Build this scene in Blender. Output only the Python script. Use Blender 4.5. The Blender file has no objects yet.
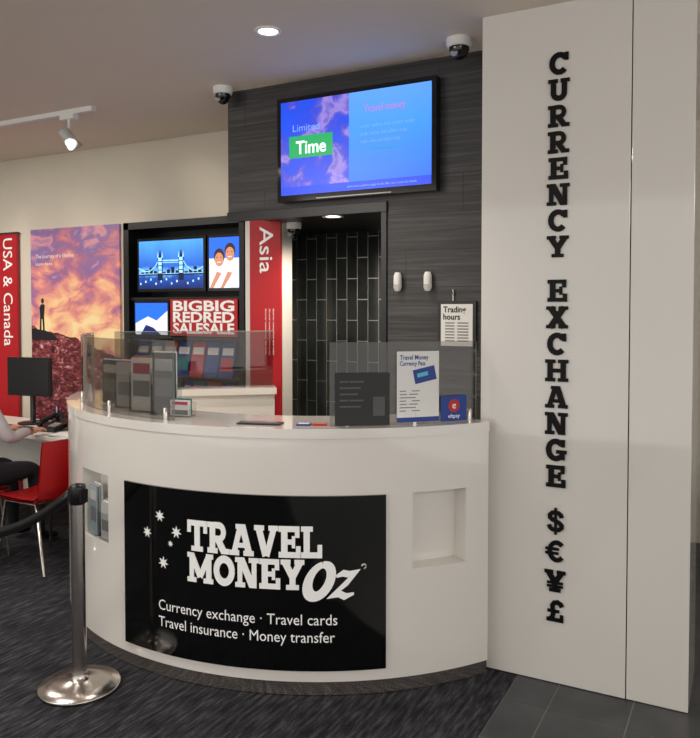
import bpy, math, random
from mathutils import Vector, Matrix
random.seed(7)
scene=bpy.context.scene
scene.view_settings.view_transform='Standard'
# ---------------------------------------------------------------- helpers
def lin(c):
    c=c/255.0
    return c/12.92 if c<=0.04045 else ((c+0.055)/1.055)**2.4
def C(r,g,b): return (lin(r),lin(g),lin(b),1)
MATS={}
def mat(name,col,rough=0.5,metal=0.0,emis=0.0,var=0.06,scale=8,spec=0.5,coat=0.0,bump=0.0):
    if name in MATS: return MATS[name]
    m=bpy.data.materials.new(name); m.use_nodes=True
    nt=m.node_tree; n=nt.nodes; b=n['Principled BSDF']
    tc=n.new('ShaderNodeTexCoord'); no=n.new('ShaderNodeTexNoise'); no.inputs['Scale'].default_value=scale
    no.inputs['Detail'].default_value=4
    nt.links.new(tc.outputs['Object'],no.inputs['Vector'])
    mx=n.new('ShaderNodeMix'); mx.data_type='RGBA'
    mx.inputs[6].default_value=tuple(max(0,c*(1-var)) for c in col[:3])+(1,)
    mx.inputs[7].default_value=tuple(min(1,c*(1+var)) for c in col[:3])+(1,)
    nt.links.new(no.outputs['Fac'],mx.inputs[0])
    nt.links.new(mx.outputs[2],b.inputs['Base Color'])
    b.inputs['Roughness'].default_value=rough; b.inputs['Metallic'].default_value=metal
    b.inputs['Specular IOR Level'].default_value=spec
    if coat: b.inputs['Coat Weight'].default_value=coat; b.inputs['Coat Roughness'].default_value=0.03
    if emis>0:
        nt.links.new(mx.outputs[2],b.inputs['Emission Color']); b.inputs['Emission Strength'].default_value=emis
    if bump:
        bp=n.new('ShaderNodeBump'); bp.inputs['Strength'].default_value=bump
        nt.links.new(no.outputs['Fac'],bp.inputs['Height']); nt.links.new(bp.outputs[0],b.inputs['Normal'])
    MATS[name]=m; return m

class B:
    def __init__(s,name): s.name=name; s.v=[]; s.f=[]; s.m=[]; s.sm=[]; s.mats=[]
    def mi(s,m):
        if m not in s.mats: s.mats.append(m)
        return s.mats.index(m)
    def add(s,vs,fs,m,smooth=False):
        o=len(s.v); s.v+= [tuple(v) for v in vs]; k=s.mi(m)
        for f in fs:
            s.f.append([o+i for i in f]); s.m.append(k); s.sm.append(smooth)
    def box(s,x0,x1,y0,y1,z0,z1,m):
        if x0>x1:x0,x1=x1,x0
        vs=[(x0,y0,z0),(x1,y0,z0),(x1,y1,z0),(x0,y1,z0),(x0,y0,z1),(x1,y0,z1),(x1,y1,z1),(x0,y1,z1)]
        s.add(vs,[(0,3,2,1),(4,5,6,7),(0,1,5,4),(1,2,6,5),(2,3,7,6),(3,0,4,7)],m)
    def mbox(s,sx,sy,sz,M,m):
        vs=[M@Vector((x*sx/2,y*sy/2,z*sz/2)) for z in(-1,1) for x,y in((-1,-1),(1,-1),(1,1),(-1,1))]
        s.add(vs,[(0,3,2,1),(4,5,6,7),(0,1,5,4),(1,2,6,5),(2,3,7,6),(3,0,4,7)],m)
    def obox(s,p0,p1,th,z0,z1,m):
        a=Vector(p0);b=Vector(p1);d=(b-a).normalized();n=Vector((-d.y,d.x))*th/2
        q=[a-n,b-n,b+n,a+n]
        vs=[(p.x,p.y,z0) for p in q]+[(p.x,p.y,z1) for p in q]
        s.add(vs,[(0,3,2,1),(4,5,6,7),(0,1,5,4),(1,2,6,5),(2,3,7,6),(3,0,4,7)],m)
    def lathe(s,prof,M,m,seg=32,smooth=True):
        if not isinstance(M,Matrix): M=Matrix.Translation(M)
        vs=[];fs=[]
        for r,z in prof:
            for i in range(seg):
                a=2*math.pi*i/seg; vs.append(M@Vector((r*math.cos(a),r*math.sin(a),z)))
        for j in range(len(prof)-1):
            for i in range(seg):
                k=(i+1)%seg; fs.append((j*seg+i,j*seg+k,(j+1)*seg+k,(j+1)*seg+i))
        s.add(vs,fs,m,smooth)
        for j,flip in((0,True),(len(prof)-1,False)):
            if prof[j][0]>1e-4:
                ring=[vs[j*seg+i] for i in range(seg)]
                s.add(ring,[tuple(range(seg))[::-1] if flip else tuple(range(seg))],m)
    def ball(s,c,r,m,sq=(1,1,1),seg=20):
        M=Matrix.Translation(c)@Matrix.Diagonal((sq[0],sq[1],sq[2],1))
        s.lathe([(r*math.sin(math.pi*i/12),-r*math.cos(math.pi*i/12)) for i in range(13)],M,m,seg)
    def tube(s,pts,r,m,seg=10):
        pts=[Vector(p) for p in pts]; vs=[];fs=[]
        for i,p in enumerate(pts):
            t=(pts[min(i+1,len(pts)-1)]-pts[max(i-1,0)]).normalized()
            u=t.cross(Vector((0,0,1)))
            if u.length<1e-3: u=t.cross(Vector((1,0,0)))
            u.normalize(); w=t.cross(u)
            for k in range(seg):
                a=2*math.pi*k/seg; vs.append(p+u*r*math.cos(a)+w*r*math.sin(a))
        for i in range(len(pts)-1):
            for k in range(seg):
                l=(k+1)%seg; fs.append((i*seg+k,i*seg+l,(i+1)*seg+l,(i+1)*seg+k))
        s.add(vs,fs,m,True)
        s.add(vs[:seg],[tuple(range(seg))],m); s.add(vs[-seg:],[tuple(range(seg))],m)
    # 2D poly extruded through a mapping  fn(x,y,depth)
    def poly(s,pts,fn,d,m,d0=0.0):
        n=len(pts)
        vs=[fn(x,y,d0) for x,y in pts]+[fn(x,y,d) for x,y in pts]
        fs=[tuple(range(n,2*n))]+[(i,(i+1)%n,n+(i+1)%n,n+i) for i in range(n)]
        s.add(vs,fs,m)
    def finish(s,bevel=0,loc=None):
        me=bpy.data.meshes.new(s.name); me.from_pydata(s.v,[],s.f)
        for m in s.mats: me.materials.append(m)
        me.polygons.foreach_set('material_index',s.m); me.polygons.foreach_set('use_smooth',s.sm)
        me.update()
        o=bpy.data.objects.new(s.name,me); scene.collection.objects.link(o)
        if bevel:
            md=o.modifiers.new('bevel','BEVEL'); md.width=bevel; md.segments=2; md.limit_method='ANGLE'; md.angle_limit=math.radians(60)
        return o
    def ribbon(s,pts,th,fn,d,m):
        pts=[Vector(p) for p in pts]; L=[];R=[]
        for i,p in enumerate(pts):
            a=(p-pts[i-1]).normalized() if i>0 else None
            b=(pts[i+1]-p).normalized() if i<len(pts)-1 else None
            if a is None: t=b;k=1
            elif b is None: t=a;k=1
            else:
                t=(a+b).normalized(); k=1/max(0.5,t.dot(a))
            tt=th[i] if isinstance(th,(list,tuple)) else th
            n=Vector((-t.y,t.x))*tt/2*k
            L.append(p+n);R.append(p-n)
        for i in range(len(pts)-1):
            s.poly([R[i],R[i+1],L[i+1],L[i]],fn,d,m)
    def rect(s,x0,y0,x1,y1,fn,d,m,nx=1,d0=0.0):
        for i in range(nx):
            a=x0+(x1-x0)*i/nx;b=x0+(x1-x0)*(i+1)/nx
            s.poly([(a,y0),(b,y0),(b,y1),(a,y1)],fn,d,m,d0)
    def text(s,body,fn,d,m,size=1,width=None,align='LEFT',bold=0.0,shear=0.0):
        cu=bpy.data.curves.new('t','FONT'); cu.body=body; cu.size=1; cu.offset=bold; cu.shear=shear
        cu.resolution_u=3
        o=bpy.data.objects.new('t',cu); scene.collection.objects.link(o)
        bpy.context.view_layer.update()
        dg=bpy.context.evaluated_depsgraph_get()
        me=bpy.data.meshes.new_from_object(o.evaluated_get(dg))
        vs=[v.co.copy() for v in me.vertices]; fs=[tuple(p.vertices) for p in me.polygons]
        bpy.data.objects.remove(o); bpy.data.curves.remove(cu)
        if not vs: return
        x0=min(v.x for v in vs);x1=max(v.x for v in vs)
        sx=size if width is None else width/(x1-x0)
        off={'LEFT':0,'CENTER':-(x1-x0)*sx/2,'RIGHT':-(x1-x0)*sx}[align]
        s.add([fn((v.x-x0)*sx+off,v.y*size,d) for v in vs],fs,m)
        bpy.data.meshes.remove(me)

# ------------------------------------------------ slab-serif glyphs
def arc(cx,cy,rx,ry,a0,a1,n=14):
    return [(cx+rx*math.cos(math.radians(a0+(a1-a0)*i/n)),cy+ry*math.sin(math.radians(a0+(a1-a0)*i/n))) for i in range(n+1)]
r_=lambda a,b,c,d:('r',a,b,c,d)
s_=lambda pts,t=.2:('s',pts,t)
G={}
G['C']=(.86,[s_(arc(.44,.5,.32,.4,38,318),.24),r_(.66,.62,.84,.98)])
G['G']=(.9,[s_(arc(.44,.5,.32,.4,38,305),.24),r_(.66,.64,.84,.98),r_(.6,.06,.84,.46),r_(.46,.34,.92,.5)])
G['U']=(.94,[s_([(.23,1),(.23,.36)]+arc(.47,.36,.24,.25,180,360,10)[1:]+[(.71,1)],.235),r_(0,.83,.42,1),r_(.54,.83,.94,1)])
G['R']=(.94,[r_(.1,0,.34,1),r_(0,0,.44,.17),r_(0,.83,.4,1),s_([(.3,.91),(.5,.91)]+arc(.5,.69,.2,.22,90,-90,10)[1:]+[(.3,.47)],.2),s_([(.46,.46),(.72,.06)],.25),r_(.6,0,.94,.17)])
G['E']=(.86,[r_(.1,0,.35,1),r_(0,.82,.82,1),r_(0,0,.86,.18),r_(.3,.42,.58,.58),r_(.64,.64,.82,1),r_(.68,0,.86,.37),r_(.52,.31,.65,.69)])
G['N']=(1.0,[r_(.1,0,.3,1),r_(.7,0,.9,1),('p',[(.08,1),(.38,1),(.9,0),(.6,0)]),r_(0,0,.42,.16),r_(0,.84,.3,1),r_(.58,.84,1,1)])
G['Y']=(.96,[s_([(.15,.95),(.48,.42)],.25),s_([(.81,.95),(.48,.42)],.25),r_(.36,0,.6,.48),r_(0,.84,.4,1),r_(.56,.84,.96,1),r_(.22,0,.74,.16)])
G['X']=(.96,[s_([(.17,.04),(.79,.96)],.26),s_([(.17,.96),(.79,.04)],.26),r_(0,0,.41,.16),r_(.55,0,.96,.16),r_(0,.84,.41,1),r_(.55,.84,.96,1)])
G['H']=(1.02,[r_(.1,0,.34,1),r_(.68,0,.92,1),r_(.3,.41,.7,.59),r_(0,0,.45,.16),r_(.57,0,1.02,.16),r_(0,.84,.45,1),r_(.57,.84,1.02,1)])
G['A']=(1.0,[s_([(.18,.05),(.46,.97)],.21),s_([(.82,.05),(.53,.97)],.25),r_(.3,.25,.7,.4),r_(0,0,.4,.16),r_(.58,0,1,.16),r_(.26,.85,.62,1)])
G['V']=(.96,[s_([(.17,.95),(.46,.03)],.25),s_([(.8,.95),(.5,.03)],.22),r_(0,.84,.4,1),r_(.58,.84,.96,1)])
G['T']=(.9,[r_(.33,0,.57,1),r_(0,.82,.9,1),r_(0,.6,.16,1),r_(.74,.6,.9,1),r_(.19,0,.71,.16)])
G['L']=(.82,[r_(.1,0,.34,1),r_(0,.84,.46,1),r_(0,0,.82,.18),r_(.64,0,.82,.42)])
G['M']=(1.2,[r_(.1,0,.3,1),r_(.88,0,1.12,1),s_([(.2,.94),(.6,.2)],.24),s_([(1.0,.94),(.6,.2)],.22),r_(0,0,.42,.16),r_(.76,0,1.2,.16),r_(0,.84,.3,1),r_(.9,.84,1.2,1)])
G['O']=(.94,[s_(arc(.47,.5,.34,.39,0,360,28),.25)])
SP=[(.74,.68),(.7,.8),(.6,.88),(.46,.91),(.3,.88),(.2,.78),(.2,.66),(.3,.57),(.46,.51),(.62,.44),(.73,.34),(.73,.22),(.62,.12),(.46,.09),(.3,.12),(.2,.2),(.16,.32)]
G['$']=(.9,[s_(SP,.19),r_(.4,-.12,.52,1.12)])
G['€']=(.9,[s_(arc(.52,.5,.32,.41,42,318),.2),r_(0,.54,.62,.66),r_(0,.34,.6,.46)])
G['¥']=(.96,G['Y'][1]+[r_(.12,.36,.84,.47),r_(.12,.2,.84,.31)])
G['£']=(.86,[s_([(.76,.72),(.7,.84),(.56,.91),(.4,.87),(.32,.74),(.34,.55),(.37,.36),(.32,.2),(.2,.09)],.2),r_(.06,0,.82,.17),r_(.1,.42,.64,.55),r_(.67,0,.82,.34)])
def glyph(b,ch,fn,x,y,sx,sy,d,m):
    w,parts=G[ch]; k=0
    f=lambda px,py,dd:fn(x+px*sx,y+py*sy,dd)
    for p in parts:
        dd=d+k*0.00012; k+=1
        if p[0]=='r': b.poly([(p[1],p[2]),(p[3],p[2]),(p[3],p[4]),(p[1],p[4])],f,dd,m)
        elif p[0]=='p': b.poly(p[1],f,dd,m)
        else: b.ribbon(p[1],p[2],f,dd,m)
    return w*sx
def word(b,txt,fn,x,y,width,h,d,m,gap=.05):
    tot=sum(G[c][0] for c in txt)+gap*(len(txt)-1); sx=width/tot
    for c in txt:
        x+=glyph(b,c,fn,x,y,sx,h,d,m)+gap*sx
def wall(x0,Y,z0): return lambda x,y,d:(x0+x,Y-d,z0+y)
def wallrot(x0,Y,z0): return lambda x,y,d:(x0+y,Y-d,z0-x)

# ------------------------------------------------ camera
cam=bpy.data.cameras.new('camera'); co=bpy.data.objects.new('camera',cam); scene.collection.objects.link(co)
co.location=(0,0,1.6); co.rotation_euler=(math.radians(90-1.7),0,math.radians(28))
cam.sensor_fit='HORIZONTAL'; cam.sensor_width=36; cam.lens=36*752/700; cam.shift_y=-38/700; cam.shift_x=-.0025
cam.clip_start=0.05; scene.camera=co

# ------------------------------------------------ materials
white=mat('white_laminate',C(234,230,224),.10,var=.015,scale=3,coat=.7)
whitep=mat('white_pillar_panel',C(221,218,213),.08,var=.02,scale=2,coat=.8)
ceilm=mat('ceiling_paint',C(232,221,208),.9,var=.02)
wallm=mat('wall_paint',C(218,211,196),.8,var=.03)
black=mat('black_satin',C(18,18,20),.35)
blackg=mat('black_gloss',C(8,9,9),.08,spec=.6)
letterb=mat('letter_black',C(6,6,7),.45,spec=.2)
letterw=mat('letter_white',C(240,240,238),.5,emis=.12)
steel=mat('brushed_steel',C(205,198,192),.25,metal=1,var=.1,scale=30)
kick=mat('steel_kickplate',C(232,222,212),.14,metal=.95,var=.06,scale=20)
red=mat('banner_red',C(184,22,34),.5)
redplastic=mat('red_plastic',C(190,16,22),.35)
tvblue=mat('screen_blue',C(14,60,215),.3,emis=.9,var=.12,scale=1.5)
paper=mat('paper_white',C(232,232,230),.6,var=.01)
greytext=mat('grey_text',C(120,122,126),.6)
bluep=mat('print_blue',C(22,60,145),.45)
skin=mat('skin',C(205,150,122),.5)
shirt=mat('shirt_fabric',C(205,205,208),.85)
trouser=mat('trouser_fabric',C(28,29,36),.9)
hairm=mat('hair_brown',C(50,34,24),.7)
dgrey=mat('dark_grey_plastic',C(52,53,56),.4)
lightgrey=mat('light_grey_plastic',C(180,180,180),.4)
edgem=mat('glass_edge_highlight',C(130,142,136),.15)  # pale colour paints the highlight along the glass edges

def glassmat(name,t,gl=.9,base=.05):
    m=bpy.data.materials.new(name); m.use_nodes=True; nt=m.node_tree; n=nt.nodes; n.clear()
    out=n.new('ShaderNodeOutputMaterial'); mx=n.new('ShaderNodeMixShader'); tr=n.new('ShaderNodeBsdfTransparent'); g=n.new('ShaderNodeBsdfGlossy')
    fr=n.new('ShaderNodeLayerWeight'); fr.inputs['Blend'].default_value=.5
    p=n.new('ShaderNodeMath'); p.operation='POWER'; p.inputs[1].default_value=4
    q=n.new('ShaderNodeMath'); q.operation='MULTIPLY_ADD'; q.inputs[1].default_value=.6; q.inputs[2].default_value=base
    nt.links.new(fr.outputs['Facing'],p.inputs[0]); nt.links.new(p.outputs[0],q.inputs[0])
    no=n.new('ShaderNodeTexNoise'); no.inputs['Scale'].default_value=3
    mr=n.new('ShaderNodeMapRange'); mr.inputs[3].default_value=.01; mr.inputs[4].default_value=.04
    nt.links.new(no.outputs['Fac'],mr.inputs[0]); nt.links.new(mr.outputs[0],g.inputs['Roughness'])
    tr.inputs[0].default_value=(*t,1); g.inputs['Color'].default_value=(gl,gl,gl,1)
    nt.links.new(q.outputs[0],mx.inputs[0]); nt.links.new(tr.outputs[0],mx.inputs[1]); nt.links.new(g.outputs[0],mx.inputs[2])
    nt.links.new(mx.outputs[0],out.inputs[0]); return m
tint=glassmat('tinted_glass',(.72,.705,.69),.95,.05)
clear=glassmat('clear_acrylic',(.95,.96,.96),base=.03)

def nodes_mat(name,build,rough=.5,emis=0,spec=.5):
    m=bpy.data.materials.new(name); m.use_nodes=True; nt=m.node_tree; b=nt.nodes['Principled BSDF']
    b.inputs['Roughness'].default_value=rough; b.inputs['Specular IOR Level'].default_value=spec
    tc=nt.nodes.new('ShaderNodeTexCoord')
    col=build(nt,tc.outputs['Object'],b)
    nt.links.new(col,b.inputs['Base Color'])
    if emis: nt.links.new(col,b.inputs['Emission Color']); b.inputs['Emission Strength'].default_value=emis
    return m
def ramp(nt,fac,stops):
    r=nt.nodes.new('ShaderNodeValToRGB'); e=r.color_ramp.elements
    e[0].position=stops[0][0]; e[0].color=stops[0][1]; e[1].position=stops[-1][0]; e[1].color=stops[-1][1]
    for p,c in stops[1:-1]:
        x=e.new(p); x.color=c
    nt.links.new(fac,r.inputs[0]); return r.outputs[0]
def noise(nt,vec,scale,sc=(1,1,1),detail=6,dist=0):
    mp=nt.nodes.new('ShaderNodeMapping'); mp.inputs['Scale'].default_value=sc
    no=nt.nodes.new('ShaderNodeTexNoise'); no.inputs['Scale'].default_value=scale; no.inputs['Detail'].default_value=detail
    no.inputs['Distortion'].default_value=dist
    nt.links.new(vec,mp.inputs[0]); nt.links.new(mp.outputs[0],no.inputs['Vector']); return no.outputs['Fac']
def math_(nt,op,a,b,c=None):
    n=nt.nodes.new('ShaderNodeMath'); n.operation=op
    for i,x in enumerate((a,b,c)):
        if x is None: continue
        if isinstance(x,(int,float)): n.inputs[i].default_value=x
        else: nt.links.new(x,n.inputs[i])
    return n.outputs[0]
def mixc(nt,fac,a,b,mode='MIX'):
    n=nt.nodes.new('ShaderNodeMix'); n.data_type='RGBA'; n.blend_type=mode
    for i,x in ((0,fac),(6,a),(7,b)):
        if isinstance(x,(int,float,tuple)): n.inputs[i].default_value=x
        else: nt.links.new(x,n.inputs[i])
    return n.outputs[2]
def sep(nt,vec):
    n=nt.nodes.new('ShaderNodeSeparateXYZ'); nt.links.new(vec,n.inputs[0]); return n.outputs
def wood_b(nt,v,b):
    f=noise(nt,v,1,(2.6,2.6,70),8,.5)
    f2=noise(nt,v,1,(.8,.8,9),3)
    f=math_(nt,'ADD',math_(nt,'MULTIPLY',f,.65),math_(nt,'MULTIPLY',f2,.35))
    c=ramp(nt,f,[(.32,C(32,32,33)),(.5,C(54,53,54)),(.68,C(82,80,80))])
    s=sep(nt,v); row=math_(nt,'FLOOR',math_(nt,'DIVIDE',s[2],.19),None)
    fr=math_(nt,'FRACT',math_(nt,'DIVIDE',s[2],.19),None)
    ln=math_(nt,'LESS_THAN',fr,.018)
    xo=math_(nt,'FRACT',math_(nt,'ADD',math_(nt,'DIVIDE',s[0],1.2),math_(nt,'MULTIPLY',row,.37)),None)
    ln=math_(nt,'MAXIMUM',ln,math_(nt,'LESS_THAN',xo,.003))
    return mixc(nt,ln,c,C(22,20,21))
wood=nodes_mat('dark_wood_laminate',wood_b,.5)
def carpet_b(nt,v,b):
    f=noise(nt,v,1,(60,9,1),4); f2=noise(nt,v,220,(1,1,1),2); f3=noise(nt,v,2.5)
    f=math_(nt,'ADD',math_(nt,'MULTIPLY',f,.5),math_(nt,'MULTIPLY',f2,.35)); f=math_(nt,'ADD',f,math_(nt,'MULTIPLY',f3,.15))
    bp=nt.nodes.new('ShaderNodeBump'); bp.inputs['Strength'].default_value=.5; bp.inputs['Distance'].default_value=.01
    nt.links.new(f,bp.inputs['Height']); nt.links.new(bp.outputs[0],b.inputs['Normal'])
    return ramp(nt,f,[(.36,C(26,26,30)),(.5,C(52,52,57)),(.64,C(92,92,97))])
carpet=nodes_mat('carpet_charcoal',carpet_b,.95,spec=.1)
def slate_b(nt,v,b):
    f=noise(nt,v,6); return ramp(nt,f,[(.3,C(48,50,54)),(.7,C(70,72,76))])
slate=nodes_mat('slate_tile',slate_b,.35)
grout=mat('grout_light',C(135,135,131),.9)
bt=nodes_mat('black_wall_tile',lambda nt,v,b:ramp(nt,noise(nt,v,3),[(.35,C(30,33,34)),(.65,C(54,58,58))]),.12)
groutw=mat('tile_grout',C(165,167,163),.9)

# ------------------------------------------------ room shell
CZ=2.87
b=B('floor'); b.add([(-9,-3,0),(-.88,-3,0),(-.88,7,0),(-9,7,0)],[(0,1,2,3)],carpet)
b.add([(-.88,-3,0),(3.5,-3,0),(3.5,7,0),(-.88,7,0)],[(0,1,2,3)],grout)
ys=[2.97+.3*k for k in range(-18,13)]
xs=[-.88,-.70]+[-.70+.3*k for k in range(1,14)]
for i in range(len(xs)-1):
    for j in range(len(ys)-1):
        b.box(xs[i]+.0025,xs[i+1]-.0025,ys[j]+.0025,ys[j+1]-.0025,-.004,.0015,slate)
b.finish()
b=B('ceiling'); b.box(-9,3.5,-3,7,CZ,CZ+.1,ceilm); b.finish()
b=B('wall_back'); b.box(-9,-2.96,4.35,4.5,0,CZ,wallm); b.finish()
b=B('wall_partition'); b.box(-2.95,-2.66,4.055,4.17,0,2.2,white); b.finish()
b=B('wall_passage_return'); b.box(-3.1,-2.955,4.36,4.5,0,CZ,wallm); b.finish()
b=B('wall_left'); b.box(-9.1,-9,-3,7,0,CZ,wallm); b.finish()
b=B('wall_passage'); b.box(-3.2,-3.1,4.5,4.95,0,CZ,wallm); b.finish()
b=B('wall_bulkhead'); b.box(-2.74,-1.70,3.6,4.8,2.16,CZ,wood); b.finish()
b=B('ceiling_passage'); b.box(-3.1,-1.70,4.18,4.8,2.15,2.158,black); b.box(-2.65,-1.70,3.6,4.18,2.15,2.158,black); b.finish()
b=B('wall_feature'); b.box(-1.70,-.95,3.6,4.8,0,CZ,wood); b.finish()
b=B('trim_1')   # black frame of the passage opening
b.box(-1.735,-1.702,3.59,4.0,0,2.148,black); b.box(-2.74,-1.70,3.585,3.598,2.11,2.165,black); b.finish(.002)
b=B('wall_tiled'); b.box(-3.1,-1.68,4.8,4.9,0,2.16,groutw)
tw,th=.085,.30
for i in range(17):
    x0=-3.1+i*tw
    off=(i%2)*th/2
    for j in range(-1,9):
        z0=j*th-off+.02; z1=min(z0+th-.007,2.155); z0=max(z0,0.003)
        if z1-z0>.02: b.box(x0+.003,x0+tw-.003,4.794,4.8,z0,z1,bt)
b.finish(.001)
b=B('pillar'); b.box(-1.055,-.436,3.2,3.59,0.004,CZ,whitep); b.box(-.432,-.2,3.202,3.59,0.004,CZ,whitep)
b.box(-.94,-.22,3.59,3.9,0.004,CZ,lightgrey)
b.finish(.002)
b=B('wall_right'); b.box(-.95,3.5,5.6,5.7,0,CZ,wallm); b.finish()

# ------------------------------------------------ pillar sign lettering
b=B('currency_exchange_lettering')
XL=-.722
def col(txt,zt,pitch,h,w):
    z=zt
    for c in txt:
        ww=G[c][0]; k=w
        glyph(b,c,wall(XL,3.2,0),-ww*k/2,z-h,k,h,.008,letterb); z-=pitch
col('CURRENCY',2.665,.1085,.090,.094)
col('EXCHANGE',1.722,.1120,.093,.094)
col('$€¥£',.746,.128,.092,.092)
b.finish()

# ------------------------------------------------ television
b=B('television')
b.box(-2.353,-1.404,3.54,3.597,2.195,2.765,blackg)
b.box(-2.1,-1.65,3.535,3.54,2.199,2.204,lightgrey)
F=wall(-2.328,3.54,2.228)
W,H=.899,.512
def pic_b(nt,v,bb):
    f=noise(nt,v,7,(1,1,1),12,.4)
    s=sep(nt,v); f=math_(nt,'ADD',f,math_(nt,'MULTIPLY',math_(nt,'ADD',s[0],2.13),.5))
    return ramp(nt,f,[(.36,C(20,75,230)),(.48,C(36,70,220)),(.55,C(70,75,200)),(.62,C(150,130,215)),(.68,C(90,90,190)),(.8,C(205,180,220))])
tvpic=nodes_mat('screen_rock_picture',pic_b,.3,emis=.75)
tvl=nodes_mat('screen_light_blue',lambda nt,v,b:ramp(nt,math_(nt,'MULTIPLY',math_(nt,'SUBTRACT',sep(nt,v)[2],2.25),2),[(0,C(30,100,240)),(.6,C(60,145,250)),(1,C(90,155,245))]),.3,emis=.85)
green=mat('screen_green',C(10,160,90),.3,emis=.8)
tvw=mat('screen_white',C(240,245,255),.3,emis=1)
tvo=mat('screen_orange',C(185,120,150),.3,emis=.8)
tvf=mat('screen_faint_text',C(110,160,245),.3,emis=.9)
b.rect(0,0,W,H,F,.001,tvblue)
b.rect(0,.045,.43,H,F,.0015,tvpic)
b.rect(.43,.045,W,H,F,.0015,tvl)
b.rect(.055,.20,.33,.32,F,.003,green)
b.text('Time',wall(-2.328+.10,3.54,2.228+.222),.004,tvw,size=.10,width=.19,bold=.015)
b.text('Limited',wall(-2.328+.08,3.54,2.228+.345),.004,tvf,size=.055,width=.17)
b.text('Travel money',wall(-2.328+.52,3.54,2.228+.40),.004,tvo,size=.055,width=.24)
for i in range(3): b.text('order online and collect today',wall(-2.328+.50,3.54,2.228+.32-i*.04),.004,tvf,size=.028,width=.31-.04*i)
b.text('from this store only',wall(-2.328+.55,3.54,2.228+.2),.004,green,size=.025,width=.16)
b.text('terms and conditions apply to this offer, see in store for details',wall(-2.328+.42,3.54,2.228+.015),.004,tvf,size=.018,width=.4)
b.finish(.002)

# ------------------------------------------------ wall things
b=B('trading_hours_sign'); b.box(-1.41,-1.208,3.585,3.60,1.395,1.64,black); F=wall(-1.405,3.585,1.40)
b.rect(.012,.012,.180,.223,F,.001,paper)
b.text('Trading',wall(-1.38,3.585,1.582),.002,letterb,size=.042,width=.12,bold=.02); b.text('hours',wall(-1.38,3.585,1.545),.002,letterb,size=.042,width=.09,bold=.02)
for i in range(7): b.rect(.035,.125-i*.015,.085,.131-i*.015,F,.002,greytext); b.rect(.1,.125-i*.015,.158,.131-i*.015,F,.002,greytext)
b.lathe([(0.0,0),(.007,.004),(.003,.02),(.006,.03),(0,.032)],Matrix.Translation((-1.33,3.59,1.665)),steel)
b.box(-1.332,-1.328,3.588,3.592,1.635,1.667,steel)
b.finish()
for i,x in enumerate((-1.632,-1.463)):
    b=B('motion_sensor')
    b.lathe([(0,-.05),(.014,-.048),(.021,-.03),(.021,.03),(.014,.048),(0,.05)],Matrix.Translation((x,3.578,1.74)),paper,20)
    b.box(x-.013,x+.013,3.555,3.559,1.705,1.725,lightgrey); b.finish()

# ceiling fittings
def dome(x,y,z,dark=True,r=.055):
    b=B('security_dome_camera')
    b.lathe([(r,0),(r,-.03),(r*.93,-.04),(r*.5,-.042)],(x,y,z),paper)
    b.lathe([(r*.8,-.038),(r*.78,-.055),(r*.6,-.08),(r*.3,-.094),(0,-.098)],(x,y,z),blackg if dark else dgrey)
    b.lathe([(0.018,0),(.018,.01)],Matrix.Translation((x-.01,y-r*.55,z-.075))@Matrix.Rotation(math.radians(60),4,'X'),lightgrey,16)
    b.finish()
dome(-1.235,3.40,CZ,r=.06); dome(-2.70,3.50,CZ,r=.055); dome(-2.60,4.10,2.15,r=.05)
lampe=mat('lamp_glow',(1,.93,.82,1),.3,emis=8)
def downlight(x,y,z):
    b=B('recessed_downlight')
    b.lathe([(.062,0),(.065,-.004),(.062,-.008),(.046,-.006),(.044,-.001)],(x,y,z),paper)
    b.lathe([(.043,-.001),(.043,-.0025)],(x,y,z),lampe); b.finish()
downlight(-1.97,2.89,CZ); downlight(-2.2,3.9,2.15)
b=B('track_light'); b.box(-6.5,-3.66,3.42,3.455,CZ-.03,CZ,paper)
for x in (-3.88,-5.4):
    b.box(x-.06,x+.06,3.415,3.46,CZ-.06,CZ-.03,paper)
    b.tube([(x,3.437,CZ-.06),(x,3.437,CZ-.14)],.008,paper)
    M=Matrix.Translation((x,3.437,CZ-.18))@Matrix.Rotation(math.radians(35),4,'X')@Matrix.Rotation(math.radians(-15),4,'Y')
    b.lathe([(.02,.07),(.035,.06),(.038,-.03),(.048,-.075),(.044,-.075),(.036,-.04)],M,lightgrey,24)
    b.lathe([(.036,-.045),(.0,-.046)],M,lampe,24)
b.finish()

# ------------------------------------------------ posters/banners
def sun_b(nt,v,bb):
    z=sep(nt,v)[2]; x=sep(nt,v)[0]
    n1=noise(nt,v,4.2,(1,1,1.7),10,.5)
    f=math_(nt,'ADD',math_(nt,'MULTIPLY',math_(nt,'SUBTRACT',z,1.36),.6),math_(nt,'MULTIPLY',math_(nt,'SUBTRACT',n1,.42),1.4))
    sky=ramp(nt,f,[(0,C(255,228,175)),(.16,C(250,200,150)),(.32,C(228,145,140)),(.46,C(175,112,150)),(.6,C(135,112,170)),(.74,C(225,155,165)),(1,C(150,120,175))])
    n2=noise(nt,v,14,(1,1,2),10,1.5)
    land=ramp(nt,n2,[(.33,C(34,16,26)),(.48,C(105,34,44)),(.6,C(155,75,75)),(.72,C(215,185,195))])
    edge=math_(nt,'ADD',1.33,math_(nt,'MULTIPLY',math_(nt,'SUBTRACT',noise(nt,v,4,(1,1,0)),.5),.25))
    edge=math_(nt,'ADD',edge,math_(nt,'MULTIPLY',math_(nt,'ADD',x,4.85),-.16))
    return mixc(nt,math_(nt,'LESS_THAN',z,edge),sky,land)
sunset=nodes_mat('sunset_print',sun_b,.5,emis=.08)
b=B('sunset_canyon_poster'); b.box(-5.36,-4.35,4.33,4.348,.004,2.26,sunset)
q=.68
F=lambda x,y,d:(-5.26+x*q,4.33-d,1.42+y*q)
sil=mat('silhouette_print',C(25,18,30),.7)
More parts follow.
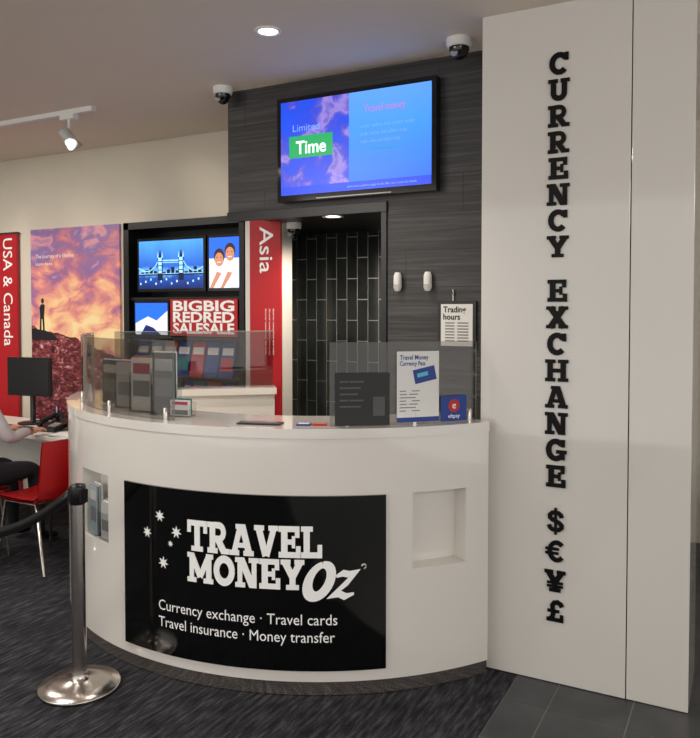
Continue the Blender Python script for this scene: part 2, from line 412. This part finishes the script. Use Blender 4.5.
b.poly([(0,0),(.03,0),(.035,.14),(.05,.14),(.06,0),(.09,0),(.08,.17),(.095,.3),(.08,.32),(.03,.32),(.0,.28),(.01,.17)],F,.001,sil)
b.poly(arc(.055,.36,.026,.034,0,360,12)[:-1],F,.001,sil)
b.poly([(-.14,-.12),(.35,-.12),(.2,-.03),(.09,.0),(-.14,.02)],F,.0015,sil)
b.text('The journey of a lifetime',wall(-5.3,4.33,2.02),.001,letterw,size=.045,width=.45); b.text('starts here',wall(-5.3,4.33,1.96),.001,letterw,size=.035,width=.2)
b.finish(.002)
b=B('usa_canada_banner'); b.box(-5.85,-5.51,4.31,4.33,.004,2.24,red); b.box(-5.86,-5.50,4.305,4.335,2.235,2.25,dgrey)
b.text('USA & Canada',wallrot(-5.68,4.31,2.20),.001,letterw,size=.165,width=.92,bold=.005); b.finish()
b=B('asia_banner'); b.box(-2.90,-2.66,4.035,4.05,.004,2.19,red)
b.text('Asia',wallrot(-2.82,4.035,2.13),.001,letterw,size=.15,width=.30,bold=.005)
for k in range(3): b.text('discover somewhere new today',wallrot(-2.72-.03*k,4.035,1.6),.001,letterw,size=.018,width=.3)
b.finish()

# ------------------------------------------------ brochure shelf
b=B('brochure_display_shelf')
X0,X1,Y0,Y1=-4.04,-2.965,4.06,4.345
b.box(X0,X0+.05,Y0,Y1,0,2.22,black); b.box(X1-.04,X1,Y0,Y1,0,2.22,black); b.box(X0,X1,Y0,Y1,2.17,2.22,black); b.box(X0,X1,4.30,Y1,0,2.2,black)
b.box(X1,-2.905,4.0,4.05,2.195,2.22,black)
for z in (.1,.55,.85,1.12,1.40,1.68): b.box(X0+.05,X1-.04,Y0+.02,4.30,z-.02,z,black)
b.box(-3.55-.02,-3.55+.02,Y0+.03,4.3,0,1.1,black)
def city_b(nt,v,bb):
    z=sep(nt,v)[2]
    f=math_(nt,'ADD',math_(nt,'MULTIPLY',math_(nt,'SUBTRACT',z,1.74),2.9),math_(nt,'MULTIPLY',math_(nt,'SUBTRACT',noise(nt,v,8,(1,1,.5)),.5),.4))
    return ramp(nt,f,[(0,C(10,30,90)),(.25,C(20,70,160)),(.36,C(110,180,235)),(.46,C(35,90,190)),(1,C(70,150,230))])
city=nodes_mat('screen_city',city_b,.3,emis=.9)
cyan=mat('screen_cyan',C(150,210,250),.3,emis=.9)
navy=mat('screen_navy',C(10,20,60),.3,emis=.4)
skinE=mat('screen_skin',C(205,140,110),.3,emis=.6); whiteE=mat('screen_whiteshirt',C(215,225,240),.3,emis=.7); hairE=mat('screen_hair',C(60,40,35),.3,emis=.3)
# screen 1 : bridge with two towers at dusk
b.box(-3.915,-3.295,4.07,4.10,1.72,2.10,blackg); F=wall(-3.897,4.07,1.74); b.rect(0,0,.584,.34,F,.001,city)
for k in range(14):
    hh=.02+.04*((k*7)%5)/5; b.rect(.02+k*.04,.10,.05+k*.04,.10+hh,F,.0015,navy)
b.rect(.0,.095,.584,.105,F,.003,navy); b.rect(.0,.105,.584,.109,F,.0032,cyan)
for tx in(.20,.39):
    b.rect(tx-.022,.06,tx+.022,.23,F,.0035,navy); b.rect(tx-.016,.11,tx+.016,.22,F,.0040,cyan)
    for zz in(.13,.16,.19): b.rect(tx-.018,zz,tx+.018,zz+.006,F,.0044,navy)
    for sx in(-.02,.02): b.poly([(tx+sx-.006,.22),(tx+sx+.006,.22),(tx+sx,.262)],F,.0042,cyan)
    b.poly([(tx-.012,.225),(tx+.012,.225),(tx,.275)],F,.0046,navy)
b.rect(.215,.195,.375,.203,F,.0033,cyan); b.rect(.215,.182,.375,.187,F,.0033,cyan)
b.ribbon([(.0,.15),(.05,.125),(.1,.125),(.15,.155),(.185,.2)],.006,F,.0034,cyan); b.ribbon([(.405,.2),(.44,.155),(.49,.125),(.53,.125),(.584,.15)],.006,F,.0034,cyan)
for k in range(12): b.rect(.01+k*.048,.03+.015*(k%3),.022+k*.048,.045+.015*(k%3),F,.0018,cyan if k%2==0 else whiteE)
# screen 2 : two people photo
b.box(-3.275,-2.985,4.07,4.10,1.72,2.10,blackg); F=wall(-3.261,4.07,1.74); b.rect(0,0,.262,.34,F,.001,whiteE)
b.rect(0,.2,.262,.34,F,.0012,tvl)
for cx,cy,s in((.085,.2,1),(.175,.235,1)):
    b.poly([(cx-.08,0),(cx+.08,0),(cx+.07,.12),(cx+.03,cy-.06),(cx-.03,cy-.06),(cx-.07,.12)],F,.002,whiteE)
    b.poly([(cx-.08,0),(cx-.05,.0),(cx+.02,.1),(cx-.02,.11)],F,.0024,skinE)
    b.poly(arc(cx,cy+.012,.045,.055,0,360,16)[:-1],F,.0025,hairE); b.poly(arc(cx,cy-.008,.037,.047,0,360,16)[:-1],F,.003,skinE)
    b.rect(cx-.016,cy-.03,cx+.016,cy-.023,F,.0035,whiteE); b.rect(cx-.022,cy+.004,cx-.012,cy+.009,F,.0035,hairE); b.rect(cx+.012,cy+.004,cx+.022,cy+.009,F,.0035,hairE)
# lower screen
b.box(-3.95,-3.62,4.07,4.10,1.40,1.655,blackg); F=wall(-3.935,4.07,1.415); b.rect(0,0,.30,.225,F,.001,whiteE)
b.poly([(.0,.225),(0,.08),(.12,.13),(.2,.1),(.3,.17),(.3,.225)],F,.002,tvl); b.poly([(.05,0),(.1,.07),(.17,.05),(.24,.0)],F,.0025,city)
# sale poster
b.box(-3.60,-3.02,4.06,4.068,1.41,1.665,red); 
for k,t in enumerate(('BIGBIG','REDRED','SALESALE')):
    b.text(t,wall(-3.575,4.06,1.585-k*.077),.001,letterw,size=.098,width=.53,bold=.03)
leaf=[bluep,red,paper,mat('leaf_orange',C(200,105,40),.5),mat('leaf_teal',C(40,120,130),.5),mat('leaf_pink',C(180,70,100),.5)]
for zrow in (1.12,.85,.55,.1):
    x=-3.97; k=0
    while x<-3.10:
        w=.115; M=Matrix.Translation((x+w/2,4.12,zrow+.125))@Matrix.Rotation(math.radians(-12),4,'X')
        b.mbox(w,.02,.245,M,leaf[(k*5+int(zrow*10))%6 if k%3 else 0])
        M2=M@Matrix.Translation((0,-.0105,.06)); b.mbox(w*.8,.001,.05,M2,paper)
        M2=M@Matrix.Translation((0,-.0105,-.03)); b.mbox(w*.85,.001,.09,M2,leaf[(k+1)%6])
        x+=.128; k+=1
    b.box(X0+.05,X1-.05,4.075,4.078,zrow,zrow+.05,clear)
b.finish(.0015)

# ------------------------------------------------ counter
CX,CY,R=-2.25,3.93,1.472
def A(t,r,z):
    a=math.radians(t); return (CX+r*math.sin(a),CY-r*math.cos(a),z)
def arcsurf(b,t0,t1,r,z0,z1,m,inward=False):
    n=max(1,int(abs(t1-t0)/1.0)); vs=[];fs=[]
    for i in range(n+1):
        t=t0+(t1-t0)*i/n; vs+=[A(t,r,z0),A(t,r,z1)]
    for i in range(n):
        f=(2*i,2*i+2,2*i+3,2*i+1); fs.append(f[::-1] if inward else f)
    b.add(vs,fs,m,True)
def arcring(b,t0,t1,r0,r1,z,m,up=True):
    n=max(1,int(abs(t1-t0)/1.0)); vs=[];fs=[]
    for i in range(n+1):
        t=t0+(t1-t0)*i/n; vs+=[A(t,r0,z),A(t,r1,z)]
    for i in range(n):
        f=(2*i,2*i+1,2*i+3,2*i+2); fs.append(f if up else f[::-1])
    b.add(vs,fs,m)
def arcbox(b,t0,t1,r0,r1,z0,z1,m,mtop=None):
    arcsurf(b,t0,t1,r1,z0,z1,m); arcsurf(b,t0,t1,r0,z0,z1,m,True)
    arcring(b,t0,t1,r0,r1,z1,mtop or m); arcring(b,t0,t1,r0,r1,z0,m,False)
    for t,fl in((t0,False),(t1,True)):
        vs=[A(t,r0,z0),A(t,r1,z0),A(t,r1,z1),A(t,r0,z1)]; b.add(vs,[(0,1,2,3) if fl else (3,2,1,0)],mtop or m)
TL,TR,ZB=-62,58.0,.062
HT=1.11; ZT=HT-.04
RI=1.12
b=B('reception_counter')
NZ0,NZ1=.515,.835
cuts=[TL,-24.2,-13.5,43.6,53.4,TR]
for i in range(5):
    t0,t1=cuts[i],cuts[i+1]
    if i in(1,3):
        arcsurf(b,t0,t1,R,ZB,NZ0,white); arcsurf(b,t0,t1,R,NZ1,ZT,white)
        arcsurf(b,t0,t1,R-.09,NZ0,NZ1,white); arcring(b,t0,t1,R-.09,R,NZ0,white); arcring(b,t0,t1,R-.09,R,NZ1,white,False)
        for t in(t0,t1): b.add([A(t,R-.09,NZ0),A(t,R,NZ0),A(t,R,NZ1),A(t,R-.09,NZ1)],[(0,1,2,3)],white)
    else: arcsurf(b,t0,t1,R,ZB,ZT,white)
arcring(b,TL,TR,RI,R,ZB,white,False)
arcsurf(b,TL,TR,RI,ZB,ZT,white,True)
for t in(TL,TR): b.add([A(t,RI,ZB),A(t,R,ZB),A(t,R,ZT),A(t,RI,ZT)],[(0,1,2,3)],white)
arcbox(b,TL,TR,RI-.02,R+.006,ZT,HT,white)
arcbox(b,TL,TR,RI+.02,R-.006,0.004,ZB,kick)
# inner desk
arcbox(b,TL+2,TR-2,.72,RI,.72,.75,white)
# return leg back to the partition
b.obox((-3.43,3.32),(-2.66,3.95),.14,0.004,ZT,white); b.obox((-3.45,3.30),(-2.65,3.955),.17,ZT,HT,white)
b.finish()

b=B('counter_sign_panel')
arcbox(b,-8.0,39.0,R+.001,R+.012,.112,.835,blackg)
RP=R+.012
def onpanel(t0,z0): 
    return lambda x,y,d:A(t0+math.degrees(x/RP),RP+d,z0+y)
def wd(t0,t1): return RP*math.radians(t1-t0)
word(b,'TRAVEL',onpanel(6.2,.582),0,0,wd(6.2,28.8),.13,.003,letterw,.02)
word(b,'MONEY',onpanel(6.2,.450),0,0,wd(6.2,26.0),.124,.003,letterw,.02)
# Oz : slanted brush script
def onslant(t0,z0,k=.28): 
    f=onpanel(t0,z0); return lambda x,y,d:f(x+k*y,y,d)
F=onslant(25.0,.412,.32)
op=arc(.062,.078,.044,.066,100,460,32)
oth=[.028+.014*abs(math.sin(math.pi*i/32)) for i in range(33)]
b.ribbon(op,[t+.024 for t in oth],F,.0038,blackg)
b.ribbon(op,oth,F,.0055,letterw)
F2=onslant(30.1,.415,.30)
zp=[(-.004,.092),(.02,.105),(.045,.1),(.07,.106),(.045,.062),(.006,.014),(.03,.02),(.058,.008),(.09,.02)]
zt=[.012,.026,.026,.022,.024,.026,.026,.026,.010]
b.ribbon(zp,[t+.024 for t in zt],F2,.0039,blackg); b.ribbon(zp,zt,F2,.0058,letterw)
b.ribbon(arc(.0,.0,.009,.009,0,360,12),.0025,onpanel(35.4,.545),.003,letterw); b.text('R',onpanel(35.25,.540),.003,letterw,size=.012)
b.text('Currency exchange · Travel cards',onpanel(.3,.305),.003,letterw,size=.064,width=wd(.3,31.2))
b.text('Travel insurance · Money transfer',onpanel(.3,.233),.0034,letterw,size=.064,width=wd(.3,30.8))
def star(t,z,r):
    F=onpanel(t,z); pts=[]
    for i in range(14):
        a=math.pi/2+i*math.pi/7; q=r if i%2==0 else r*.42; pts.append((q*math.cos(a),q*math.sin(a)))
    for i in range(14):
        b.poly([(0,0),pts[i],pts[(i+1)%14]],F,.003,letterw)
star(.6,.71,.025); star(4.0,.65,.026); star(-2.2,.63,.024); star(2.8,.597,.013); star(1.3,.51,.026)
b.finish()

b=B('counter_glass_screen')
GT=1.46
arcbox(b,-60,1,1.395,1.403,HT,GT,tint,edgem)
arcbox(b,30,57.5,1.395,1.403,HT,GT,tint,edgem)
b.obox((-3.40,3.34),(-2.66,3.945),.008,HT,GT,tint); b.obox((-3.40,3.34),(-2.66,3.945),.009,GT-.002,GT+.002,edgem)  # thin top strip carries the painted edge highlight
for t in(-55,-38,-18,-1,33,45,56):
    b.lathe([(.012,0),(.012,.05),(.008,.055)],A(t,1.399,HT),steel,16)
b.finish()

RQ=1.408
def onglass(t0,z0): return lambda x,y,d:A(t0+math.degrees(x/RQ),RQ+d,z0+y)
b=B('currency_card_poster')
w=RQ*math.radians(7.8); F=onglass(41.6,1.12)
b.rect(0,0,w,.30,F,.003,paper,4)
b.text('Travel Money',onglass(42.1,1.385),.0035,bluep,size=.028,width=.13,bold=.02); b.text('Currency Pass',onglass(42.1,1.36),.0035,bluep,size=.026,width=.115,bold=.02)
def rot(F,cx,cy,a):
    ca,sa=math.cos(a),math.sin(a); return lambda x,y,d:F(cx+x*ca-y*sa,cy+x*sa+y*ca,d)
b.rect(-.05,-.03,.05,.03,rot(F,.125,.2,.2),.0045,bluep); b.rect(-.035,-.005,.015,.012,rot(F,.125,.2,.2),.005,mat('card_cyan',C(90,190,220),.4))
for k in range(7): b.rect(.012,.13-k*.014,.012+.09*(1-.1*(k%3)),.134-k*.014,F,.0035,greytext)
b.rect(.0,.0,w,.02,F,.0038,bluep,4)
b.finish()
noticem=mat('notice_charcoal',C(32,31,32),.5); noticet=mat('notice_text',C(84,84,86),.6)
b=B('counter_notice_sign'); F=onglass(30.9,HT+.002); w=RQ*math.radians(9.4)
b.rect(0,0,w,.22,F,.004,noticem,4)
for k in range(5): b.rect(.02,.18-k*.026,.02+.1*(1-.12*(k%3)),.187-k*.026,F,.0048,noticet)
b.rect(.16,.04,.21,.12,F,.0048,noticet); b.finish()
b=B('payment_sticker'); F=onglass(49.8,HT+.005); b.rect(0,0,.13,.11,F,.003,bluep,3)
b.poly(arc(.065,.066,.028,.028,0,360,20)[:-1],F,.004,redplastic); b.text('e',lambda x,y,d:F(.065+x,.054+y,d),.005,letterw,size=.045,align='CENTER'); b.text('eftpay',lambda x,y,d:F(.065+x,.014+y,d),.004,letterw,size=.024,align='CENTER')
b.finish()

# ledge cards
def ledge(name,t,r,w,h,m,m2):
    b=B(name); M=Matrix.Translation(A(t,r,HT+.0035))@Matrix.Rotation(math.radians(t),4,'Z')
    b.mbox(w,h,.005,M,m); M2=M@Matrix.Translation((0,0,.003)); b.mbox(w*.8,h*.5,.002,M2,m2); b.finish()
ledge('counter_mat_card',17.5,1.36,.19,.07,black,greytext)
ledge('card_logo_plate',25.5,1.37,.06,.05,bluep,paper); ledge('card_logo_plate',28.3,1.37,.06,.05,redplastic,leaf[3])
# leaflet holders on the ledge
def holder(t,r,z,cols,w=.11,h=.21,ang=None):
    b=B('leaflet_holder'); M=Matrix.Translation(A(t,r,z))@Matrix.Rotation(math.radians(t if ang is None else ang),4,'Z')
    b.mbox(w+.01,.006,h*.75,M@Matrix.Translation((0,-.028,h*.375+.002)),clear)
    b.mbox(w+.01,.006,h*.9,M@Matrix.Translation((0,.028,h*.45+.002)),clear); b.mbox(w+.01,.062,.005,M@Matrix.Translation((0,0,.0035)),clear)
    for sx in(-1,1): b.mbox(.004,.06,h*.5,M@Matrix.Translation((sx*(w/2+.004),0,h*.25+.003)),clear)
    for k,c in enumerate(cols):
        MM=M@Matrix.Translation((0,-.016+.012*k,h/2+.006+.006*k))
        b.mbox(w,.008,h,MM,c)
        if k==0: b.mbox(w*.8,.001,h*.2,MM@Matrix.Translation((0,-.0046,h*.3)),leaf[5] if c is paper else lightgrey); b.mbox(w*.8,.001,h*.3,MM@Matrix.Translation((0,-.0046,-.02)),greytext)
    b.finish()
holder(-31,1.27,HT,[dgrey,paper,bluep],w=.13,h=.22,ang=-8); holder(-22,1.26,HT,[lightgrey,leaf[5],paper],w=.12,h=.22,ang=0); holder(-14,1.27,HT,[paper,leaf[3],leaf[4]],w=.12,h=.25,ang=5); holder(-7,1.26,HT,[dgrey,paper],w=.12,h=.28,ang=8); holder(-1.5,1.28,HT,[paper,leaf[4]],w=.1,h=.07,ang=10)
lt=mat('leaf_pale',C(150,165,175),.5)
holder(-21.5,R-.045,NZ0,[lt,lightgrey,paper],w=.085,h=.23); holder(-16.3,R-.045,NZ0,[lightgrey,paper,lt],w=.085,h=.17)

# ------------------------------------------------ stanchions and belt
def stanchion(x,y):
    b=B('queue_barrier_post')
    b.lathe([(.165,.003),(.168,.008),(.165,.016),(.10,.026),(.045,.036),(.034,.045),(.031,.06)],(x,y,0),steel,48)
    b.lathe([(.0295,.04),(.0295,.78)],(x,y,0),steel,32)
    b.lathe([(.0295,.78),(.034,.785),(.034,.85),(.031,.862),(.0,.868)],(x,y,0),black,32)
    b.box(x-.04,x-.03,y-.018,y+.018,.79,.845,black)
    b.box(x+.03,x+.04,y-.018,y+.018,.79,.845,black)
    b.finish()
stanchion(-2.490,2.23); stanchion(-4.3,2.35)
b=B('queue_barrier_belt'); n=24; vs=[];fs=[]
for i in range(n+1):
    t=i/n; x=-2.533+(-4.257+2.533)*t; y=2.23+.12*t; z=.82-.30*4*t*(1-t)
    vs+=[(x,y,z-.024),(x,y,z+.024)]
for i in range(n): fs.append((2*i,2*i+1,2*i+3,2*i+2))
b.add(vs,fs,black,True); o=b.finish(); md=o.modifiers.new('s','SOLIDIFY'); md.thickness=.002

# ------------------------------------------------ desk area
b=B('office_desk'); dw=mat('desk_white',C(225,222,215),.35)
b.box(-6.1,-3.86,3.5,4.04,.705,.735,dw); b.box(-3.90,-3.86,3.55,4.02,0.004,.705,dw); b.box(-6.1,-6.06,3.55,4.02,0.004,.705,dw); b.box(-6.06,-3.9,3.99,4.01,.3,.705,dw)
b.finish(.003)
b=B('computer_monitor'); M=Matrix.Translation((-4.78,3.84,1.09))@Matrix.Rotation(math.radians(8),4,'Z')
b.mbox(.40,.03,.29,M,black); b.mbox(.38,.002,.265,M@Matrix.Translation((0,-.016,0)),mat('monitor_screen',C(22,24,30),.15,emis=.05)); b.mbox(.2,.03,.16,M@Matrix.Translation((0,.028,-.02)),black)
b.lathe([(.11,0),(.11,.008),(.03,.014),(.02,.02),(.02,.24)],(-4.78,3.865,.736),black); b.finish(.002)
b=B('computer_keyboard'); b.box(-4.95,-4.55,3.56,3.69,.736,.748,dgrey)
for i in range(15):
    for j in range(4): b.box(-4.94+i*.026,-4.94+i*.026+.022,3.57+j*.028,3.57+j*.028+.023,.748,.753,black)
b.finish()
b=B('desk_phone'); M=Matrix.Translation((-4.36,3.72,.77))@Matrix.Rotation(math.radians(12),4,'X'); b.mbox(.17,.19,.03,M,black)
b.tube([(-4.43,3.64,.80),(-4.43,3.70,.815),(-4.43,3.77,.835)],.017,black); b.ball((-4.43,3.635,.79),.024,black); b.ball((-4.43,3.785,.825),.024,black)
for i in range(3):
    for j in range(4): b.mbox(.014,.012,.006,M@Matrix.Translation((.0+i*.024,-.06+j*.02,.017)),lightgrey)
b.finish()
b=B('pen_cup'); b.lathe([(.035,0),(.04,.1),(.036,.1),(.032,.01)],(-4.52,3.88,.736),dgrey,24)
for k in range(5):
    a=k*1.26; b.tube([(-4.52+.015*math.cos(a),3.88+.015*math.sin(a),.75),(-4.52+.03*math.cos(a),3.88+.03*math.sin(a),.88)],.004,[bluep,redplastic,black,bluep,paper][k],6)
b.finish()
b=B('document_tray')
for z in (.737,.80): 
    b.box(-4.22,-3.98,3.72,4.0,z,z+.006,dgrey); b.box(-4.22,-4.214,3.72,4.0,z,z+.045,dgrey); b.box(-3.986,-3.98,3.72,4.0,z,z+.045,dgrey); b.box(-4.20,-4.0,3.74,3.99,z+.008,z+.022,paper)
b.finish()
b=B('paper_stack'); 
for k in range(5): b.mbox(.21,.15,.002,Matrix.Translation((-4.12+.005*k,3.60,.7375+.0022*k))@Matrix.Rotation(.1+.05*k,4,'Z'),paper)
b.finish()

def chair(x,y,ang):
    b=B('visitor_chair'); M=Matrix.Translation((x,y,0))@Matrix.Rotation(math.radians(ang),4,'Z')  # back at +Y
    prof=[(-.21,.43),(-.20,.445),(-.1,.44),(.05,.435),(.15,.44),(.195,.47),(.21,.53),(.225,.64),(.24,.76),(.25,.81)]
    n=8
    for off in (0,-.012):
        vs=[];fs=[]
        for j,(py,pz) in enumerate(prof):
            hw=.215 if j<6 else .205
            for i in range(n+1):
                u=-1+2*i/n; c=.02*u*u
                vs.append(M@Vector((u*hw,py-(c if j>5 else 0)+(0 if j<6 else off),pz+(c if j<=5 else 0)+(off if j<6 else 0))))
        for j in range(len(prof)-1):
            for i in range(n): a=j*(n+1)+i; fs.append((a,a+1,a+n+2,a+n+1))
        b.add(vs,fs,redplastic,True)
    for sx in(-1,1):
        b.tube([M@Vector(p) for p in((sx*.2,-.2,.012),(sx*.17,-.15,.42),(sx*.17,.12,.42),(sx*.2,.22,.012))],.011,steel)
    b.tube([M@Vector((-.17,-.1,.42)),M@Vector((.17,-.1,.42))],.01,steel); b.tube([M@Vector((-.17,.1,.42)),M@Vector((.17,.1,.42))],.01,steel)
    b.finish()
chair(-3.90,3.24,-90); chair(-4.40,3.0,180)

# ------------------------------------------------ seated person
def skin_mesh(name,verts,edges,root=0,sub=2):
    me=bpy.data.meshes.new(name); me.from_pydata([v[0] for v in verts],edges,[])
    o=bpy.data.objects.new(name,me); scene.collection.objects.link(o)
    o.modifiers.new('skin','SKIN')
    if not me.skin_vertices:
        bpy.context.view_layer.objects.active=o
        bpy.ops.mesh.customdata_skin_add()
    sv=me.skin_vertices[0].data
    for i,v in enumerate(verts):
        r=v[1]; sv[i].radius=(r,r) if not isinstance(r,tuple) else r
        sv[i].use_root=(i==root)
    s=o.modifiers.new('sub','SUBSURF'); s.levels=sub; s.render_levels=sub
    bpy.context.view_layer.update(); dg=bpy.context.evaluated_depsgraph_get()
    m2=bpy.data.meshes.new_from_object(o.evaluated_get(dg)); bpy.data.objects.remove(o)
    for p in m2.polygons: p.use_smooth=True
    return m2
try:
    px,py=-4.40,3.02
    V=[((px,py,.53),(.15,.12)),((px,py+.0,.68),(.135,.11)),((px,py+.02,.85),(.15,.115)),((px,py+.05,.99),(.16,.11)),((px,py+.06,1.06),(.075,.07)),((px,py+.08,1.13),.052),
       ((px+.17,py+.05,1.0),.062),((px+.23,py+.10,.87),.05),((px+.25,py+.16,.77),.043),((px+.2,py+.30,.79),.036),((px+.13,py+.40,.775),.026),
       ((px-.17,py+.05,1.0),.062),((px-.23,py+.10,.87),.05),((px-.25,py+.16,.77),.043),((px-.2,py+.30,.79),.036),((px-.13,py+.40,.775),.026),
       ((px+.10,py+.05,.52),.088),((px+.12,py+.25,.53),.078),((px+.13,py+.44,.52),.06),((px+.13,py+.46,.30),.052),((px+.13,py+.47,.10),.036),((px+.13,py+.50,.05),.036),((px+.14,py+.62,.036),.03),
       ((px-.10,py+.05,.52),.088),((px-.12,py+.25,.53),.078),((px-.13,py+.44,.52),.06),((px-.13,py+.46,.30),.052),((px-.13,py+.47,.10),.036),((px-.13,py+.50,.05),.036),((px-.14,py+.62,.036),.03)]
    E=[(0,1),(1,2),(2,3),(3,4),(4,5),(3,6),(6,7),(7,8),(8,9),(9,10),(3,11),(11,12),(12,13),(13,14),(14,15),(0,16),(16,17),(17,18),(18,19),(19,20),(20,21),(21,22),(0,23),(23,24),(24,25),(25,26),(26,27),(27,28),(28,29)]
    m=skin_mesh('body',V,E)
    for mm in(shirt,trouser,skin,black): m.materials.append(mm)
    for p in m.polygons:
        c=p.center
        if c.z<.09: k=3
        elif c.z<.64 : k=1
        elif c.z>1.085: k=2
        elif c.y>py+.36 and c.z>.7: k=2
        else: k=0
        p.material_index=k
    par=bpy.data.objects.new('seated_person',None); scene.collection.objects.link(par)
    o=bpy.data.objects.new('body',m); scene.collection.objects.link(o); o.parent=par
    for sgn in(1,-1):
        w=Vector((px+sgn*.13,py+.40,.775)); HV=[(tuple(w),.024),(tuple(w+Vector((-sgn*.012,.05,0))),(.034,.018))]; HE=[(0,1)]
        for f,L in enumerate((.062,.07,.066,.052)):
            base=w+Vector((-sgn*.012+(f-1.5)*.019,.075,.002)); k=len(HV)
            HV+=[(tuple(base),.0095),(tuple(base+Vector((0,L*.5,.006))),.0085),(tuple(base+Vector((0,L,-.012))),.007)]; HE+=[(1,k),(k,k+1),(k+1,k+2)]
        k=len(HV); HV+=[(tuple(w+Vector((-sgn*.045,.045,-.004))),.010),(tuple(w+Vector((-sgn*.06,.085,-.012))),.008)]; HE+=[(0,k),(k,k+1)]
        hm=skin_mesh('hand',HV,HE,0,2); hm.materials.append(skin)
        ho=bpy.data.objects.new('hand_r' if sgn>0 else 'hand_l',hm); scene.collection.objects.link(ho); ho.parent=par
    b=B('head'); hc=Vector((px,py+.10,1.235))
    b.ball(hc,.1,skin,(.78,.95,1.2),28); b.ball(hc+Vector((0,-.012,.028)),.1,hairm,(.84,.93,1.08),28)
    b.ball(hc+Vector((0,.098,-.012)),.017,skin,(.8,1.1,1.5),12)
    for sx in(-1,1):
        b.ball(hc+Vector((sx*.031,.083,.005)),.012,paper,(1,.6,.7),12); b.ball(hc+Vector((sx*.031,.090,.005)),.006,hairm,(1,.5,1),10)
        b.ball(hc+Vector((sx*.080,-.0,-.01)),.025,skin,(.4,.7,1.2),12); b.ball(hc+Vector((sx*.031,.087,.026)),.014,hairm,(1.1,.4,.25),10)
    b.ball(hc+Vector((0,.084,-.055)),.022,mat('lip',C(170,85,80),.4),(1.1,.4,.3),12)
    ho=b.finish(); ho.parent=par
except Exception as ex:
    print('PERSON ERR',ex)

# ------------------------------------------------ right-hand background
b=B('litter_bin'); b.box(.02,.32,4.6,4.9,.003,.55,black); b.box(.0,.34,4.58,4.92,.55,.6,dgrey); b.box(.08,.26,4.575,4.58,.44,.52,blackg); b.finish(.01)

# ------------------------------------------------ lights
def area(name,loc,rot,sx,sy,e,col=(1,.93,.85)):
    l=bpy.data.lights.new(name,'AREA'); l.shape='RECTANGLE'; l.size=sx; l.size_y=sy; l.energy=e; l.color=col
    o=bpy.data.objects.new(name,l); scene.collection.objects.link(o); o.location=loc; o.rotation_euler=[math.radians(a) for a in rot]
def spot(name,loc,tgt,e,ang,col=(1,.88,.72),blend=.6,r=.04):
    l=bpy.data.lights.new(name,'SPOT'); l.energy=e; l.spot_size=math.radians(ang); l.spot_blend=blend; l.color=col; l.shadow_soft_size=r
    o=bpy.data.objects.new(name,l); scene.collection.objects.link(o); o.location=loc
    o.rotation_euler=(Vector(tgt)-Vector(loc)).to_track_quat('-Z','Y').to_euler()
area('mall_light_left',(-3.7,-.9,2.8),(38,0,-12),2.2,1.2,56,(1,.94,.87))
area('mall_light_right',(2.5,-.6,2.8),(35,0,35),2.2,1.2,56,(1,.94,.87))
area('shop_ceiling_light',(-3.2,1.2,2.84),(0,0,0),1.2,.3,28)
area('office_ceiling_light',(-5.5,2.6,2.84),(0,0,0),1.2,.6,38)
spot('downlight_lamp',(-1.97,2.89,2.85),(-1.97,2.89,0),50,110)
spot('passage_lamp',(-2.2,3.9,2.13),(-2.2,4.4,0),55,150)
spot('track_lamp_1',(-3.86,3.40,2.66),(-3.7,4.35,1.9),28,90)
spot('track_lamp_2',(-5.4,3.40,2.66),(-5.0,4.35,1.6),32,90)
w=bpy.data.worlds.new('world'); scene.world=w; w.use_nodes=True
w.node_tree.nodes['Background'].inputs[0].default_value=(1,.965,.92,1); w.node_tree.nodes['Background'].inputs[1].default_value=1.1
